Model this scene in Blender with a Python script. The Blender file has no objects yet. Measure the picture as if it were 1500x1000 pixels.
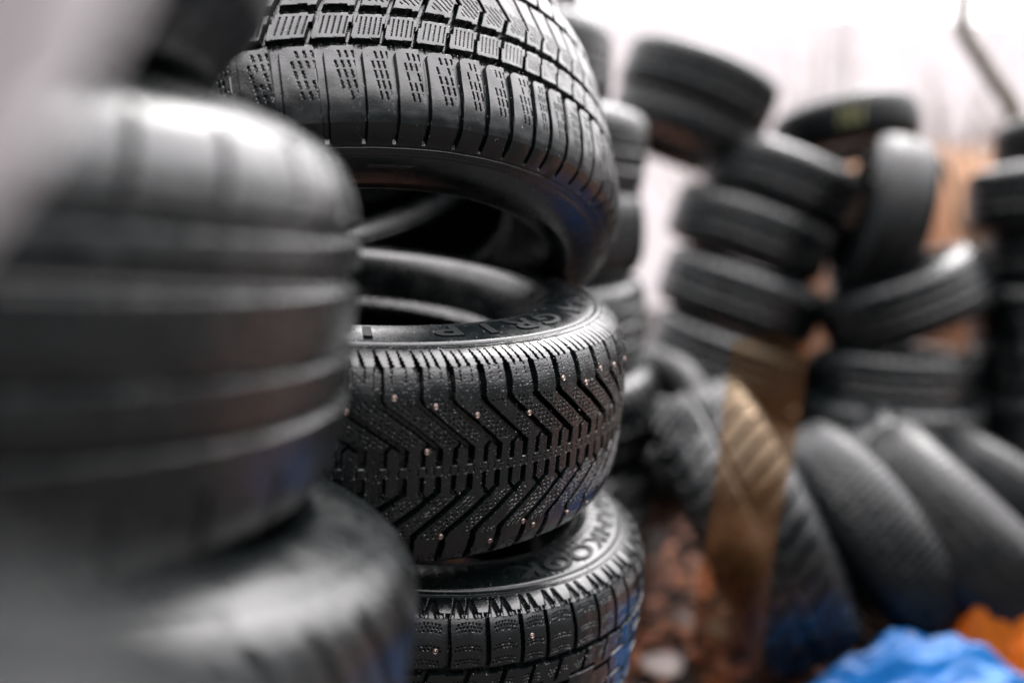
# Tyre yard: stacks of used tyres after rain, shallow depth of field
import bpy, math, random
import numpy as np
import bmesh
from mathutils import Matrix, Vector

random.seed(4)
RNG = np.random.default_rng(7)
S = bpy.context.scene
COL = S.collection
PI = math.pi

# ------------------------------------------------------------------ helpers
def link(o, parent=None):
    COL.objects.link(o)
    if parent is not None:
        o.parent = parent
    return o

def tag(o, label=None, cat=None, group=None, kind=None):
    if label: o['label'] = label
    if cat: o['category'] = cat
    if group: o['group'] = group
    if kind: o['kind'] = kind
    return o

def empty(name, loc=(0, 0, 0)):
    o = bpy.data.objects.new(name, None)
    o.empty_display_size = 0.1
    o.location = loc
    return link(o)

def mesh_np(name, V, F, sharp=None, smooth=True):
    """V (n,3), F (m,k) all faces with k corners"""
    V = np.asarray(V, np.float32); F = np.asarray(F, np.int32)
    me = bpy.data.meshes.new(name)
    me.vertices.add(len(V)); me.vertices.foreach_set('co', V.ravel())
    k = F.shape[1]
    me.loops.add(F.size); me.loops.foreach_set('vertex_index', F.ravel())
    me.polygons.add(len(F))
    me.polygons.foreach_set('loop_start', np.arange(0, F.size, k, dtype=np.int32))
    me.update(calc_edges=True)
    me.polygons.foreach_set('use_smooth', np.full(len(F), smooth))
    if sharp is not None:
        me.set_sharp_from_angle(angle=sharp)
    me.validate()
    return me

def obj(name, me, mat, parent=None):
    o = bpy.data.objects.new(name, me)
    if mat is not None and not me.materials:
        me.materials.append(mat)
    return link(o, parent)

def grid_faces(nu, nv, wrap):
    iu = np.arange(nu if wrap else nu - 1)
    iv = np.arange(nv - 1)
    a, b = np.meshgrid(iu, iv, indexing='ij')
    a2 = (a + 1) % nu
    return np.stack([a * nv + b, a2 * nv + b, a2 * nv + b + 1, a * nv + b + 1], -1).reshape(-1, 4)

def sstep(x):
    x = np.clip(x, 0, 1); return x * x * (3 - 2 * x)

def hash01(a, b=0.0):
    v = np.sin(np.asarray(a) * 12.9898 + b * 78.233) * 43758.5453
    return v - np.floor(v)

def vnoise(x, y, seed=0.0):
    xi = np.floor(x); yi = np.floor(y); fx = sstep(x - xi); fy = sstep(y - yi)
    h = lambda i, j: hash01(i * 1.0 + j * 57.31 + seed * 3.17, seed)
    return ((h(xi, yi) * (1 - fx) + h(xi + 1, yi) * fx) * (1 - fy)
            + (h(xi, yi + 1) * (1 - fx) + h(xi + 1, yi + 1) * fx) * fy)

# ------------------------------------------------------------------ materials
def new_mat(name):
    m = bpy.data.materials.new(name); m.use_nodes = True
    nt = m.node_tree
    return m, nt, nt.nodes['Principled BSDF']

def noise(nt, scale, detail=3, rough=0.5, vec=None):
    n = nt.nodes.new('ShaderNodeTexNoise')
    n.inputs['Scale'].default_value = scale
    n.inputs['Detail'].default_value = detail
    n.inputs['Roughness'].default_value = rough
    if vec is not None: nt.links.new(vec, n.inputs['Vector'])
    return n

def ramp(nt, src, stops):
    r = nt.nodes.new('ShaderNodeValToRGB')
    e = r.color_ramp.elements
    while len(e) < len(stops): e.new(0.5)
    for i, (p, c) in enumerate(stops):
        e[i].position = p
        e[i].color = (c, c, c, 1) if isinstance(c, (int, float)) else (*c, 1)
    nt.links.new(src, r.inputs[0])
    return r

def obj_coord(nt):
    return nt.nodes.new('ShaderNodeTexCoord').outputs['Object']

def rubber(name, base=(0.0010, 0.0026, 0.0030), dirt=(0.0055, 0.0052, 0.0048), dirt_amt=0.5,
           r0=0.22, r1=0.42, bump=0.25, bscale=900, spec=0.6):
    m, nt, b = new_mat(name)
    co = obj_coord(nt)
    big = noise(nt, 9, 5, 0.6, co)
    fine = noise(nt, 160, 3, 0.6, co)
    mixf = nt.nodes.new('ShaderNodeMath'); mixf.operation = 'MULTIPLY'
    rb = ramp(nt, big.outputs['Fac'], [(0.48, 0.0), (0.72, 1.0)])
    rf = ramp(nt, fine.outputs['Fac'], [(0.40, 0.25), (0.62, 1.0)])
    nt.links.new(rb.outputs[0], mixf.inputs[0]); nt.links.new(rf.outputs[0], mixf.inputs[1])
    amt = nt.nodes.new('ShaderNodeMath'); amt.operation = 'MULTIPLY'; amt.inputs[1].default_value = dirt_amt
    nt.links.new(mixf.outputs[0], amt.inputs[0])
    mc = nt.nodes.new('ShaderNodeMix'); mc.data_type = 'RGBA'
    mc.inputs['A'].default_value = (*base, 1); mc.inputs['B'].default_value = (*dirt, 1)
    nt.links.new(amt.outputs[0], mc.inputs['Factor'])
    nt.links.new(mc.outputs['Result'], b.inputs['Base Color'])
    rr = ramp(nt, noise(nt, 28, 4, 0.6, co).outputs['Fac'], [(0.3, r0), (0.7, r1)])
    addr = nt.nodes.new('ShaderNodeMath'); addr.operation = 'ADD'
    sc = nt.nodes.new('ShaderNodeMath'); sc.operation = 'MULTIPLY'; sc.inputs[1].default_value = 0.35
    nt.links.new(amt.outputs[0], sc.inputs[0])
    nt.links.new(rr.outputs[0], addr.inputs[0]); nt.links.new(sc.outputs[0], addr.inputs[1])
    nt.links.new(addr.outputs[0], b.inputs['Roughness'])
    b.inputs['Specular IOR Level'].default_value = spec
    bp = nt.nodes.new('ShaderNodeBump'); bp.inputs['Strength'].default_value = bump
    bp.inputs['Distance'].default_value = 0.0006
    nb = noise(nt, bscale, 2, 0.6, co)
    nb2 = noise(nt, 70, 4, 0.6, co)
    ab = nt.nodes.new('ShaderNodeMath'); ab.operation = 'MULTIPLY_ADD'; ab.inputs[1].default_value = 2.0
    nt.links.new(nb2.outputs['Fac'], ab.inputs[0]); nt.links.new(nb.outputs['Fac'], ab.inputs[2])
    nt.links.new(ab.outputs[0], bp.inputs['Height'])
    nt.links.new(bp.outputs[0], b.inputs['Normal'])
    return m

def simple(name, color, rough=0.6, nscale=20, var=0.3, bump=0.0, bdist=0.002, metallic=0.0, color2=None, spec=0.5):
    m, nt, b = new_mat(name)
    co = obj_coord(nt)
    n = noise(nt, nscale, 5, 0.6, co)
    c2 = color2 or tuple(c * (1 - var) for c in color)
    r = ramp(nt, n.outputs['Fac'], [(0.35, c2), (0.65, color)])
    nt.links.new(r.outputs[0], b.inputs['Base Color'])
    b.inputs['Roughness'].default_value = rough
    b.inputs['Metallic'].default_value = metallic
    b.inputs['Specular IOR Level'].default_value = spec
    if bump:
        bp = nt.nodes.new('ShaderNodeBump'); bp.inputs['Strength'].default_value = bump
        bp.inputs['Distance'].default_value = bdist
        nt.links.new(noise(nt, nscale * 3, 4, 0.6, co).outputs['Fac'], bp.inputs['Height'])
        nt.links.new(bp.outputs[0], b.inputs['Normal'])
    return m

M = {
 'tread':   rubber('wet tread rubber', r0=0.09, r1=0.26, bump=0.30),
 'wall':    rubber('wet sidewall rubber', r0=0.15, r1=0.32, bump=0.22, dirt_amt=0.4),
 'bead':    rubber('bead rubber', r0=0.18, r1=0.32, bump=0.4, bscale=400, dirt_amt=0.7),
 'liner':   rubber('inner liner rubber', base=(0.006, 0.007, 0.008), r0=0.5, r1=0.7, dirt_amt=0.2),
 'back':    rubber('weathered tread rubber', base=(0.0012, 0.0026, 0.0030), r0=0.20, r1=0.34, bump=0.4, bscale=500),
 'near':    rubber('near tyre rubber', r0=0.17, r1=0.32, bump=0.3, spec=0.62),
 'slick':   rubber('worn shiny rubber', r0=0.20, r1=0.32, bump=0.2, spec=1.0),
 'grain':   rubber('grainy worn tread rubber', base=(0.0016, 0.0028, 0.0032), r0=0.17, r1=0.28, bump=0.35, spec=0.27, bscale=260, dirt_amt=0.4),
 'dull':    rubber('dusty tread rubber', base=(0.004, 0.0048, 0.0052), dirt=(0.014, 0.012, 0.0105), r0=0.24, r1=0.36, bump=0.4, bscale=350, dirt_amt=0.5, spec=0.3),
 'brown':   rubber('mud stained rubber', base=(0.014, 0.008, 0.005), dirt=(0.035, 0.018, 0.011), r0=0.35, r1=0.5, bump=0.4, dirt_amt=0.9),
 'stud':    simple('stud metal', (0.34, 0.26, 0.23), 0.38, 300, 0.35, metallic=1.0),
 'letter':  rubber('raised letter rubber', r0=0.42, r1=0.55, bump=0.1, dirt_amt=0.05, spec=0.2),
}

# ------------------------------------------------------------------ tyre geometry
def catmull(P, n):
    P = np.array(P, float)
    Q = np.vstack([2 * P[0] - P[1], P, 2 * P[-1] - P[-2]])
    out = []
    for i in range(1, len(Q) - 2):
        t = np.linspace(0, 1, n, endpoint=False)[:, None]
        p0, p1, p2, p3 = Q[i - 1], Q[i], Q[i + 1], Q[i + 2]
        out.append(0.5 * ((2 * p1) + (-p0 + p2) * t + (2 * p0 - 5 * p1 + 4 * p2 - p3) * t * t + (-p0 + 3 * p1 - 3 * p2 + p3) * t ** 3))
    out.append(P[-1:])
    return np.vstack(out)

class Profile:
    """cross-section of one tyre: tread (mirrored), sidewall, bead, liner"""
    def __init__(s, R, W, rr, rnd=0.0):
        k = W / 0.216
        z = lambda v: v * k
        L = R - 0.036                                      # rim protector radius
        f = (L - rr) / (0.272 - 0.175)
        rs = lambda v: rr + (v - 0.175) * f
        c = rnd
        half = [(0, R), (z(.03), R - .0002 - .001 * c), (z(.055), R - .0015 - .004 * c), (z(.075), R - .0045 - .009 * c),
                (z(.0880 - .002 * c), R - .0095 - .014 * c), (z(.0955 - .002 * c), R - .0140 - .018 * c)]
        sh = [half[-1], (z(.1005), R - .0205 - .016 * c), (z(.1045), R - .028 - .010 * c), (z(.1078), L - .004 * c)]
        a = catmull(half, 12); b = catmull(sh, 8)[1:]
        h = np.vstack([a, b])
        s.tread = np.vstack([h[::-1][:-1] * [-1, 1], h])
        s.edge_s = np.sum(np.hypot(*np.diff(a, axis=0).T))
        s.wall = catmull([(z(.1078), L - .004 * c), (z(.1112), rs(.262)), (z(.1155), rs(.245)), (z(.1165), rs(.2305)), (z(.1120), rs(.2155)),
                          (z(.0980), rs(.2035)), (z(.083), rs(.1955)), (z(.067), rs(.189))], 10)
        s.bead = catmull([(z(.067), rs(.189)), (z(.057), rs(.186)), (z(.054), rs(.184)), (z(.050), rs(.180)),
                          (z(.044), rs(.1752)), (z(.038), rs(.176)), (z(.036), rs(.181))], 5)
        li = catmull([(z(.036), rs(.181)), (z(.046), rs(.192)), (z(.070), rs(.207)), (z(.090), rs(.235)),
                      (z(.092), R - .05), (z(.080), R - .028), (z(.05), R - .019), (0, R - .0175)], 8)
        s.liner = np.vstack([li, (li[::-1] * [-1, 1])[1:]])
        s.R, s.W, s.rr, s.L = R, W, rr, L

def resample(P, ds):
    d = np.r_[0, np.cumsum(np.hypot(*np.diff(P, axis=0).T))]
    n = max(3, int(round(d[-1] / ds)) + 1)
    t = np.linspace(0, d[-1], n)
    Q = np.stack([np.interp(t, d, P[:, 0]), np.interp(t, d, P[:, 1])], 1)
    T = np.gradient(Q, axis=0); T /= np.linalg.norm(T, axis=1)[:, None]
    N = np.stack([-T[:, 1], T[:, 0]], 1)                      # rotate
    return Q, N, t - d[-1] / 2

def revolve(P, N, th, depth=None):
    """P (m,2) (z,r), N outward normals (z,r), th (n,), depth (n,m) into the rubber"""
    D = 0 if depth is None else depth
    z = P[None, :, 0] - D * N[None, :, 0]
    r = P[None, :, 1] - D * N[None, :, 1]
    z = np.broadcast_to(z, (len(th), len(P))); r = np.broadcast_to(r, (len(th), len(P)))
    return np.stack([r * np.cos(th)[:, None], r * np.sin(th)[:, None], z], -1).reshape(-1, 3)

def theta_samples(R, ds, dense=None, coarse=None):
    if dense is None:
        return np.linspace(-PI, PI, int(2 * PI * R / ds), endpoint=False)
    a, b = map(math.radians, dense)
    n1 = int((b - a) * R / ds); n2 = int((2 * PI - (b - a)) * R / coarse)
    return np.r_[np.linspace(a, b, n1, endpoint=False), np.linspace(b, a + 2 * PI, n2, endpoint=False)]

def q_map(th, bounds_deg, npitch_deg):
    """angle -> continuous pitch coordinate; bounds_deg = angles of known block edges"""
    b = np.radians(np.array(bounds_deg, float)); p = math.radians(npitch_deg)
    nl = int(math.ceil((b[0] + 2 * PI + 0.5) / p)); nr = int(math.ceil((2 * PI + 3 - b[-1]) / p))
    r = np.random.default_rng(3)
    jl = np.cumsum(p * (1 + 0.10 * r.standard_normal(nl))); jr = np.cumsum(p * (1 + 0.10 * r.standard_normal(nr)))
    full = np.r_[(b[0] - jl)[::-1], b, b[-1] + jr]
    return np.interp(th, full, np.arange(len(full)) - nl)

def cut(d, w, D, wall=0.0009):
    """groove of width w and depth D, d = distance to its centre line"""
    return D * sstep((w / 2 - np.abs(d)) / wall + 0.5)

def fr(q):                                   # signed distance to nearest integer
    return q - np.round(q)

# ---- patterns: depth(th, s, q, Lp, prof) ---------------------------------
def pat_vee(th, s, q, Lp, pf):
    """directional studded winter tread: grooves run in from both shoulders and meet near the centre"""
    e = pf.edge_s
    a = np.abs(s)
    t = np.clip((0.064 - a) / (0.064 - 0.019), 0, 1)
    t = np.where(t < 0.12, t * t / 0.24, t - 0.06) / 0.94
    off = 1.68 * t
    slant = np.where((a < 0.064) & (a > 0.019), 0.72, 1.0)
    wob = 0.00035 * np.sin(a * 2600) * (a > 0.06)
    g = cut(fr(q - off) * Lp * slant + wob, 0.0058 + 0.0012 * (a > .07), 0.0088) * (a > 0.007) * (a < e)
    # slots each side of the centre rib, two to a pitch
    cs = np.maximum.reduce([np.zeros_like(a),
         cut(fr(2 * (q - 1.68)) * Lp / 2, 0.0042 + .0006 * np.sin(s * 1800), 0.0075) * sstep((a - 0.0045) / .001) * sstep((0.0215 - a) / .001)])
    # short links from the half-way slot out to the main groove
    u = (a - 0.019) / 0.010
    link_ = cut((fr(q - 2.18 - 0.26 * u)) * Lp * 0.8, 0.0034, 0.006) * (u > -0.1) * (u < 1.0)
    D = np.maximum.reduce([g, cs, link_])
    # sipes
    zig = 0.0007 * (2 * np.abs(((a * 260) % 1.0) * 2 - 1) - 1)
    dash = (np.sin(a * 1500 + 9 * hash01(np.floor(q))) > -0.35) * (vnoise(q * 2, a * 90, 6) > 0.3)
    for k, ph in enumerate((0.32, 0.5, 0.68)):
        dd = (fr(q - off - ph)) * Lp * slant + zig
        zone = ((a > 0.024) & (a < 0.064)) | ((a > 0.080) & (a < e - 0.001) & (k != 1))
        D = np.maximum(D, cut(dd, 0.0010, 0.0014, 0.0006) * zone * dash)
    # centre rib sipes, across
    D = np.maximum(D, cut(fr(4 * (q - 1.68) + .5) * Lp / 4 + zig, 0.0009, 0.0015, 0.0006) * (a < 0.0035) * 0.7)
    # shoulder: wedge slots that widen towards the tread edge
    x = (a - e) / 0.0215
    inside = (x > -0.02) & (x < 1)
    wd = 0.0036 * (1 - np.clip(x, 0, 1)) + 0.0003
    jit = 0.0005 * np.sin(a * 1500 + np.floor(q) * 3)
    lean = 0.0035 * np.clip(x, 0, 1)
    for ph in (0.0, 0.33, 0.62):
        dd = fr(q - ph) * Lp + jit + lean
        D = np.maximum(D, cut(dd, wd * (1.15 if ph == 0 else 0.8), 0.0085 if ph == 0 else 0.0060) * inside * sstep((1 - x) / .06))
    # ring line between shoulder and sidewall
    D = np.maximum(D, cut(a - (e + 0.0235), 0.0011, 0.0012))
    # worn chips along the block edges
    D = D + 0.0005 * sstep((vnoise(th * 420, s * 1300, 2) - 0.78) / .12) * (a < e)
    return D

def pat_rows(th, s, q, Lp, pf):
    """winter tread in rows: tall shoulder blocks, rows of siped blocks, zigzag ring grooves"""
    G1, G2, G3 = pf.rows
    e = pf.edge_s
    D = np.zeros_like(s)
    q2 = q + 0.02
    saw = lambda qq: (qq - np.floor(qq))
    # ring grooves, lower wall steps with every block
    for G, w, amp in ((G1, 0.0075, 0.0016), (G2, 0.0085, 0.0020), (G3, 0.008, 0.0018), (G3 + 0.040, 0.008, .0018)):
        c = G + amp * (saw(q2 + 0.1) - 0.5)
        D = np.maximum(D, cut(s - c, w, 0.0082, 0.0012))
    # shoulder blocks
    sh = s < G1 - 0.002
    p = q - np.floor(q)
    dl = fr(q) * Lp
    gw = 0.0050 + 0.0012 * np.clip((s + 0.11) / 0.03, -1, 1)
    lat = cut(dl, gw, 0.0050, 0.0009)
    # rounded corner of each block next to the ring groove
    px = p * Lp - gw / 2; py = (G1 - 0.004) - s; rc = 0.0085
    corner = (px < rc) & (py < rc) & (px > -0.001) & (np.hypot(px - rc, py - rc) > rc)
    lat = np.maximum(lat, np.where(corner, 0.005, 0))
    lo = -(e + 0.021)
    fade = sstep((s - lo) / 0.003)
    D = np.maximum(D, lat * sh * fade)
    # dashed slanted sipes on the shoulder blocks
    u = s - (G1 - 0.008)
    row = np.floor(-u / 0.0100); inrow = (-u / 0.0100) - row
    for k in range(4):
        cx = (0.30 + 0.17 * k) * Lp + u * -0.16 - 0.0 + 0.0006 * hash01(row + 7 * k, 1)
        dd = p * Lp - cx
        on = (inrow > 0.08) & (inrow < 0.86) & (row >= (1 if k == 0 else 0)) & (row < 5) & (hash01(np.floor(q) * 3.3 + k * 1.7 + row, 5) > 0.10)
        D = np.maximum(D, cut(dd, 0.0013, 0.0022, 0.0006) * on * sh)
    # first row: blocks with a notch and five short sipes
    qa = q + 0.10
    r1 = (s > G1 + 0.003) & (s < G2 - 0.003)
    pa = qa - np.floor(qa); mid = (G1 + G2) / 2
    slant = (s - mid) * 0.28
    step = np.where(s > mid + 0.003, 0.0022, 0.0)
    D = np.maximum(D, cut(fr(qa) * Lp - slant - step, 0.0032, 0.0075) * r1)
    for k in range(5):
        D = np.maximum(D, cut(pa * Lp - (0.26 + 0.15 * k) * Lp - slant, 0.0010, 0.0014, .0006) * (np.abs(s - mid) < 0.0095) * r1)
    # second row: wider blocks with diagonal sipes
    r2 = (s > G2 + 0.003) & (s < G3 - 0.003)
    m2 = (G2 + G3) / 2
    qb = q - 0.12
    sl2 = (s - G2) * 0.42 + np.where(s > G2 + 0.022, 0.004 + (s - G2 - .022) * -0.9, 0)
    D = np.maximum(D, cut(fr(qb) * Lp - sl2, 0.0045, 0.0080) * r2)
    dg = ((q * Lp * 0.75 + s * 0.66) / 0.0046); dg = (dg - np.round(dg)) * 0.0046
    pb = (qb - sl2 / Lp) - np.floor(qb - sl2 / Lp)
    D = np.maximum(D, cut(dg, 0.0009, 0.0011, 0.0006) * r2 * (pb > .22) * (pb < .85) * (s > G2 + 0.010) * (s < G2 + .032))
    r3 = s > G3 + 0.003
    D = np.maximum(D, cut(fr(q + 0.3) * Lp - 0.3 * (s - G3), 0.0042, 0.0075) * r3 * (s < e + .018))
    # groove floors carry a fine broken texture
    fl = (D > 0.0065)
    D = D - fl * 0.0011 * (hash01(np.floor(q * 16), 3) > 0.45) * (np.abs(s - G1) < .003)
    D = np.maximum(D, cut(np.abs(s) - (e + 0.0240), 0.0012, 0.0010))
    return D

def pat_teeth(th, s, q, Lp, pf):
    """studded tread with saw-tooth shoulder and rows of dot-siped blocks"""
    e = pf.edge_s; a = np.abs(s); sg = np.sign(s)
    D = np.zeros_like(s)
    p = q - np.floor(q)
    ga = 0.0425
    lat = cut(fr(q) * Lp + 0.0012 * np.sin(a * 90), 0.0042, 0.008) * (a > ga)
    D = np.maximum(D, lat * (a < e + 0.004))
    zz = 0.0006 * (2 * np.abs(((q * 13) % 1.0) * 2 - 1) - 1)
    D = np.maximum(D, cut(a - ga - zz - 0.002 * (p - .5), 0.0058, 0.0085))
    D = np.maximum(D, cut(fr(q + 0.42) * Lp - 0.22 * (a - ga), 0.0044, 0.0075) * (a < ga) * (a > 0.017))
    D = np.maximum(D, cut(s - 0.0035 * np.sign(np.sin(q * PI)) - 0.014 * sg, 0.0040, 0.0075))
    D = np.maximum(D, cut(fr(q * .5) * 2 * Lp + s * .5, 0.0035, 0.006) * (a < .013))
    # saw-tooth shoulder: each block shows two deep triangular facets and a flat
    x = (a - e) / 0.0205
    on = (x > -0.22) & (x < 1.0)
    xx = np.clip(x, 0, 1)
    tri = np.zeros_like(s)
    for c, w in ((0.24, 0.20), (0.60, 0.20)):
        dd = np.abs(p - c) / w
        face = np.clip(1 - dd, 0, 1) * 1.6 - xx * 0.9
        tri = np.maximum(tri, np.clip(face, 0, 1) * 0.0048)
        # thin deep cut on the left flank of each facet
        tri = np.maximum(tri, cut((p - c + w * (1.05 - xx)) * Lp, 0.0017, 0.0062, .0006) * (xx < .96))
        tri = np.maximum(tri, cut((p - c - w * (1.0 - xx) * .9) * Lp, 0.0012, 0.0040, .0006) * (xx < .8))
    D = np.maximum(D, tri * on * (x > -0.02))
    jag = -0.0020 * np.abs(((p * 4.5) % 1.0) * 2 - 1)
    D = np.maximum(D, (0.0030 * ((a > e + jag) & (a < e + 0.004) & (p > .05) & (p < .86))))
    # rows of dot sipes
    for (c, n) in ((0.087, 3), (0.0665, 2), (0.053, 2), (0.031, 3)):
        for k in range(n):
            y = a - (c - 0.0034 * k) + 0.0012 * np.cos(p * 6.28)
            dots = np.abs(((q * 11 + 0.5 * k) % 1.0) - 0.5) * Lp / 11
            D = np.maximum(D, 0.0018 * sstep((0.0011 - np.hypot(y, dots)) / 0.0006) * (p > .16) * (p < .84))
    D = np.maximum(D, cut(a - (e + 0.0222), 0.0010, 0.0010))
    D = np.maximum(D, cut(a - (e + 0.0245), 0.0008, 0.0008))
    return D

def pat_ribs(th, s, q, Lp, pf):
    """four straight ring grooves and short slots on the shoulders"""
    e = pf.edge_s; a = np.abs(s); D = np.zeros_like(s)
    for c in pf.rings:
        x = s - c; w_ = 0.0062 if c > 0 else 0.0048       # steep upper wall, sloping lower wall
        D = np.maximum(D, 0.0068 * sstep((0.0040 - x) / .0018) * sstep((x + 0.0034 + w_) / w_))
    D = np.maximum(D, cut(fr(q) * Lp - (a - e) * 0.25, 0.0036, 0.0055, .0016) * (a > 0.066) * (a < e + 0.004))
    D = np.maximum(D, cut(fr(q + .4) * Lp - s * 0.9, 0.0016, 0.0012, .0014) * (a < 0.060) * (a > 0.006) * 0.5)
    return D

def pat_lugs(th, s, q, Lp, pf):
    """slanted lugs: long oblique grooves from the shoulder"""
    e = pf.edge_s; a = np.abs(s); D = np.zeros_like(s)
    D = np.maximum(D, cut(fr(q + s * 14) * Lp * 0.85, 0.0062, 0.0080, .0014) * (a > 0.012) * (a < e + 0.004))
    D = np.maximum(D, cut(fr(q + .5 + s * 14) * Lp * 0.85, 0.0018, 0.0025, .0010) * (a > 0.03) * (a < e))
    D = np.maximum(D, cut(s, 0.006, 0.007, .0014))
    D = np.maximum(D, cut(s + .045, 0.007, 0.007, .0014))
    return D

def pat_fine(th, s, q, Lp, pf):
    """small blocks with many cross cuts, worn"""
    e = pf.edge_s; a = np.abs(s); D = np.zeros_like(s)
    zz = 0.003 * np.sin(q * 2 * PI)
    for c in (-.06, -.03, 0, .03, .06):
        D = np.maximum(D, cut(s - c - zz, 0.0030, 0.0016, .0022))
    D = np.maximum(D, cut(fr(2 * q + 9 * s) * Lp / 2, 0.0030, 0.0024, .002) * (a < e + .01))
    return D

def pat_worn(th, s, q, Lp, pf):
    """almost bald tread: faint ring grooves and shoulder nicks"""
    a = np.abs(s)
    D = np.maximum(cut(s - 0.03, 0.005, 0.0012, .004), cut(s + 0.03, 0.005, 0.0012, .004))
    return np.maximum(D, cut(fr(q) * Lp, 0.003, 0.002, .002) * (a > 0.085))

def wall_depth(th, t, kind):
    """fine rings and radial hatching on the sidewall; t = arc length from the rim protector"""
    D = np.zeros((len(th), len(t)))
    T = t[None, :]; A = th[:, None]
    D = D + cut(T - 0.0045, 0.0010, 0.0008, .0005) + cut(T - 0.0066, 0.0008, 0.0005, .0005)
    D = D - 0.0007 * sstep((0.0008 - np.abs(T - 0.0445)) / .0006)
    D = D - 0.0006 * sstep((0.0007 - np.abs(T - 0.058)) / .0006)
    if kind == 'hatch':
        D = D + 0.00028 * (np.sin(A * 900) > 0) * (T > 0.009) * (T < 0.016)
        D = D + 0.00022 * (np.sin(A * 620) > 0) * (T > 0.016) * (T < 0.043)
    if kind == 'bars':
        for k in range(3):
            D = D - 0.0008 * (np.abs(A + 1.15 - k * .045) < 0.014) * (np.abs(T - 0.020) < 0.0012)
    return D

def build_tyre(name, R, W, rr, pattern, mats, pitch_deg, bounds, ds, dense, coarse, wallkind='', rows=None, rings=None, wall_n=720, sharp=0.6, rnd=0.0):
    """an Empty with tread, two sidewalls, two beads and inner liner"""
    pf = Profile(R, W, rr, rnd); pf.rows = rows; pf.rings = rings
    t = empty(name)
    P, N, s = resample(pf.tread, ds)
    th = theta_samples(R, ds, dense, coarse)
    q = q_map(th, bounds, pitch_deg)
    Lp = math.radians(pitch_deg) * R
    TH, SS = np.meshgrid(th, s, indexing='ij'); QQ = np.broadcast_to(q[:, None], TH.shape)
    D = pattern(TH, SS, QQ, Lp, pf)
    D = D + 0.0004 * (vnoise(TH * 30, SS * 60, 1) - 0.5) * 2
    me = mesh_np(name + '_tread', revolve(P, N, th, D), grid_faces(len(th), len(s), True), sharp)
    obj('tread', me, mats['tread'], t)
    thw = np.linspace(-PI, PI, wall_n, endpoint=False)
    Pw, Nw, tw = resample(pf.wall, 0.0011 if wall_n > 500 else 0.004); tw = tw - tw[0]
    Dw = wall_depth(thw, tw, wallkind)
    Vw = revolve(Pw, Nw, thw, Dw)
    mw = mesh_np(name + '_wall', Vw, grid_faces(len(thw), len(Pw), True), sharp)
    Vm = Vw.copy(); Vm[:, 2] *= -1
    mw2 = mesh_np(name + '_wall_low', Vm, grid_faces(len(thw), len(Pw), True)[:, ::-1], sharp)
    obj('sidewall', mw, mats['wall'], t); obj('sidewall', mw2, mats['wall'], t)
    Pb, Nb, tb = resample(pf.bead, 0.0012 if wall_n > 500 else 0.004)
    bumps = 0.0005 * (vnoise(thw[:, None] * 60, tb[None, :] * 500, 4) - .5) if wall_n > 500 else None
    Vb = revolve(Pb, Nb, thw, bumps)
    mb = mesh_np(name + '_bead', Vb, grid_faces(len(thw), len(Pb), True), sharp)
    Vm = Vb.copy(); Vm[:, 2] *= -1
    mb2 = mesh_np(name + '_bead_low', Vm, grid_faces(len(thw), len(Pb), True)[:, ::-1], sharp)
    obj('bead', mb, mats['bead'], t); obj('bead', mb2, mats['bead'], t)
    Pl, Nl, tl = resample(pf.liner, 0.006 if wall_n > 500 else 0.012)
    thl = np.linspace(-PI, PI, 240 if wall_n > 500 else 96, endpoint=False)
    ml = mesh_np(name + '_liner', revolve(Pl, Nl, thl), grid_faces(len(thl), len(Pl), True))
    obj('inner_liner', ml, mats['liner'], t)
    return t, pf

def orient(t, loc, n, scale=1.0, spin=0.0):
    """stand the tyre at loc with its axle along n; its local Y looks away from the viewer's side"""
    Z = Vector(n).normalized(); F = Vector((0, 1, 0))
    if abs(Z.dot(F)) > 0.98: F = Vector((0, 0, 1))
    Y = (F - Z * F.dot(Z)).normalized(); X = Y.cross(Z)
    Mx = Matrix((X, Y, Z)).transposed() @ Matrix.Rotation(spin, 3, 'Z')
    t.location = loc; t.rotation_euler = Mx.to_euler(); t.scale = (scale,) * 3

def copy_tree(o, parent=None):
    c = o.copy(); COL.objects.link(c)
    if parent is not None: c.parent = parent
    for k in ('label', 'category', 'group'):
        pass
    for ch in [x for x in S.objects if x.parent == o]:
        copy_tree(ch, c)
    return c

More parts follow.
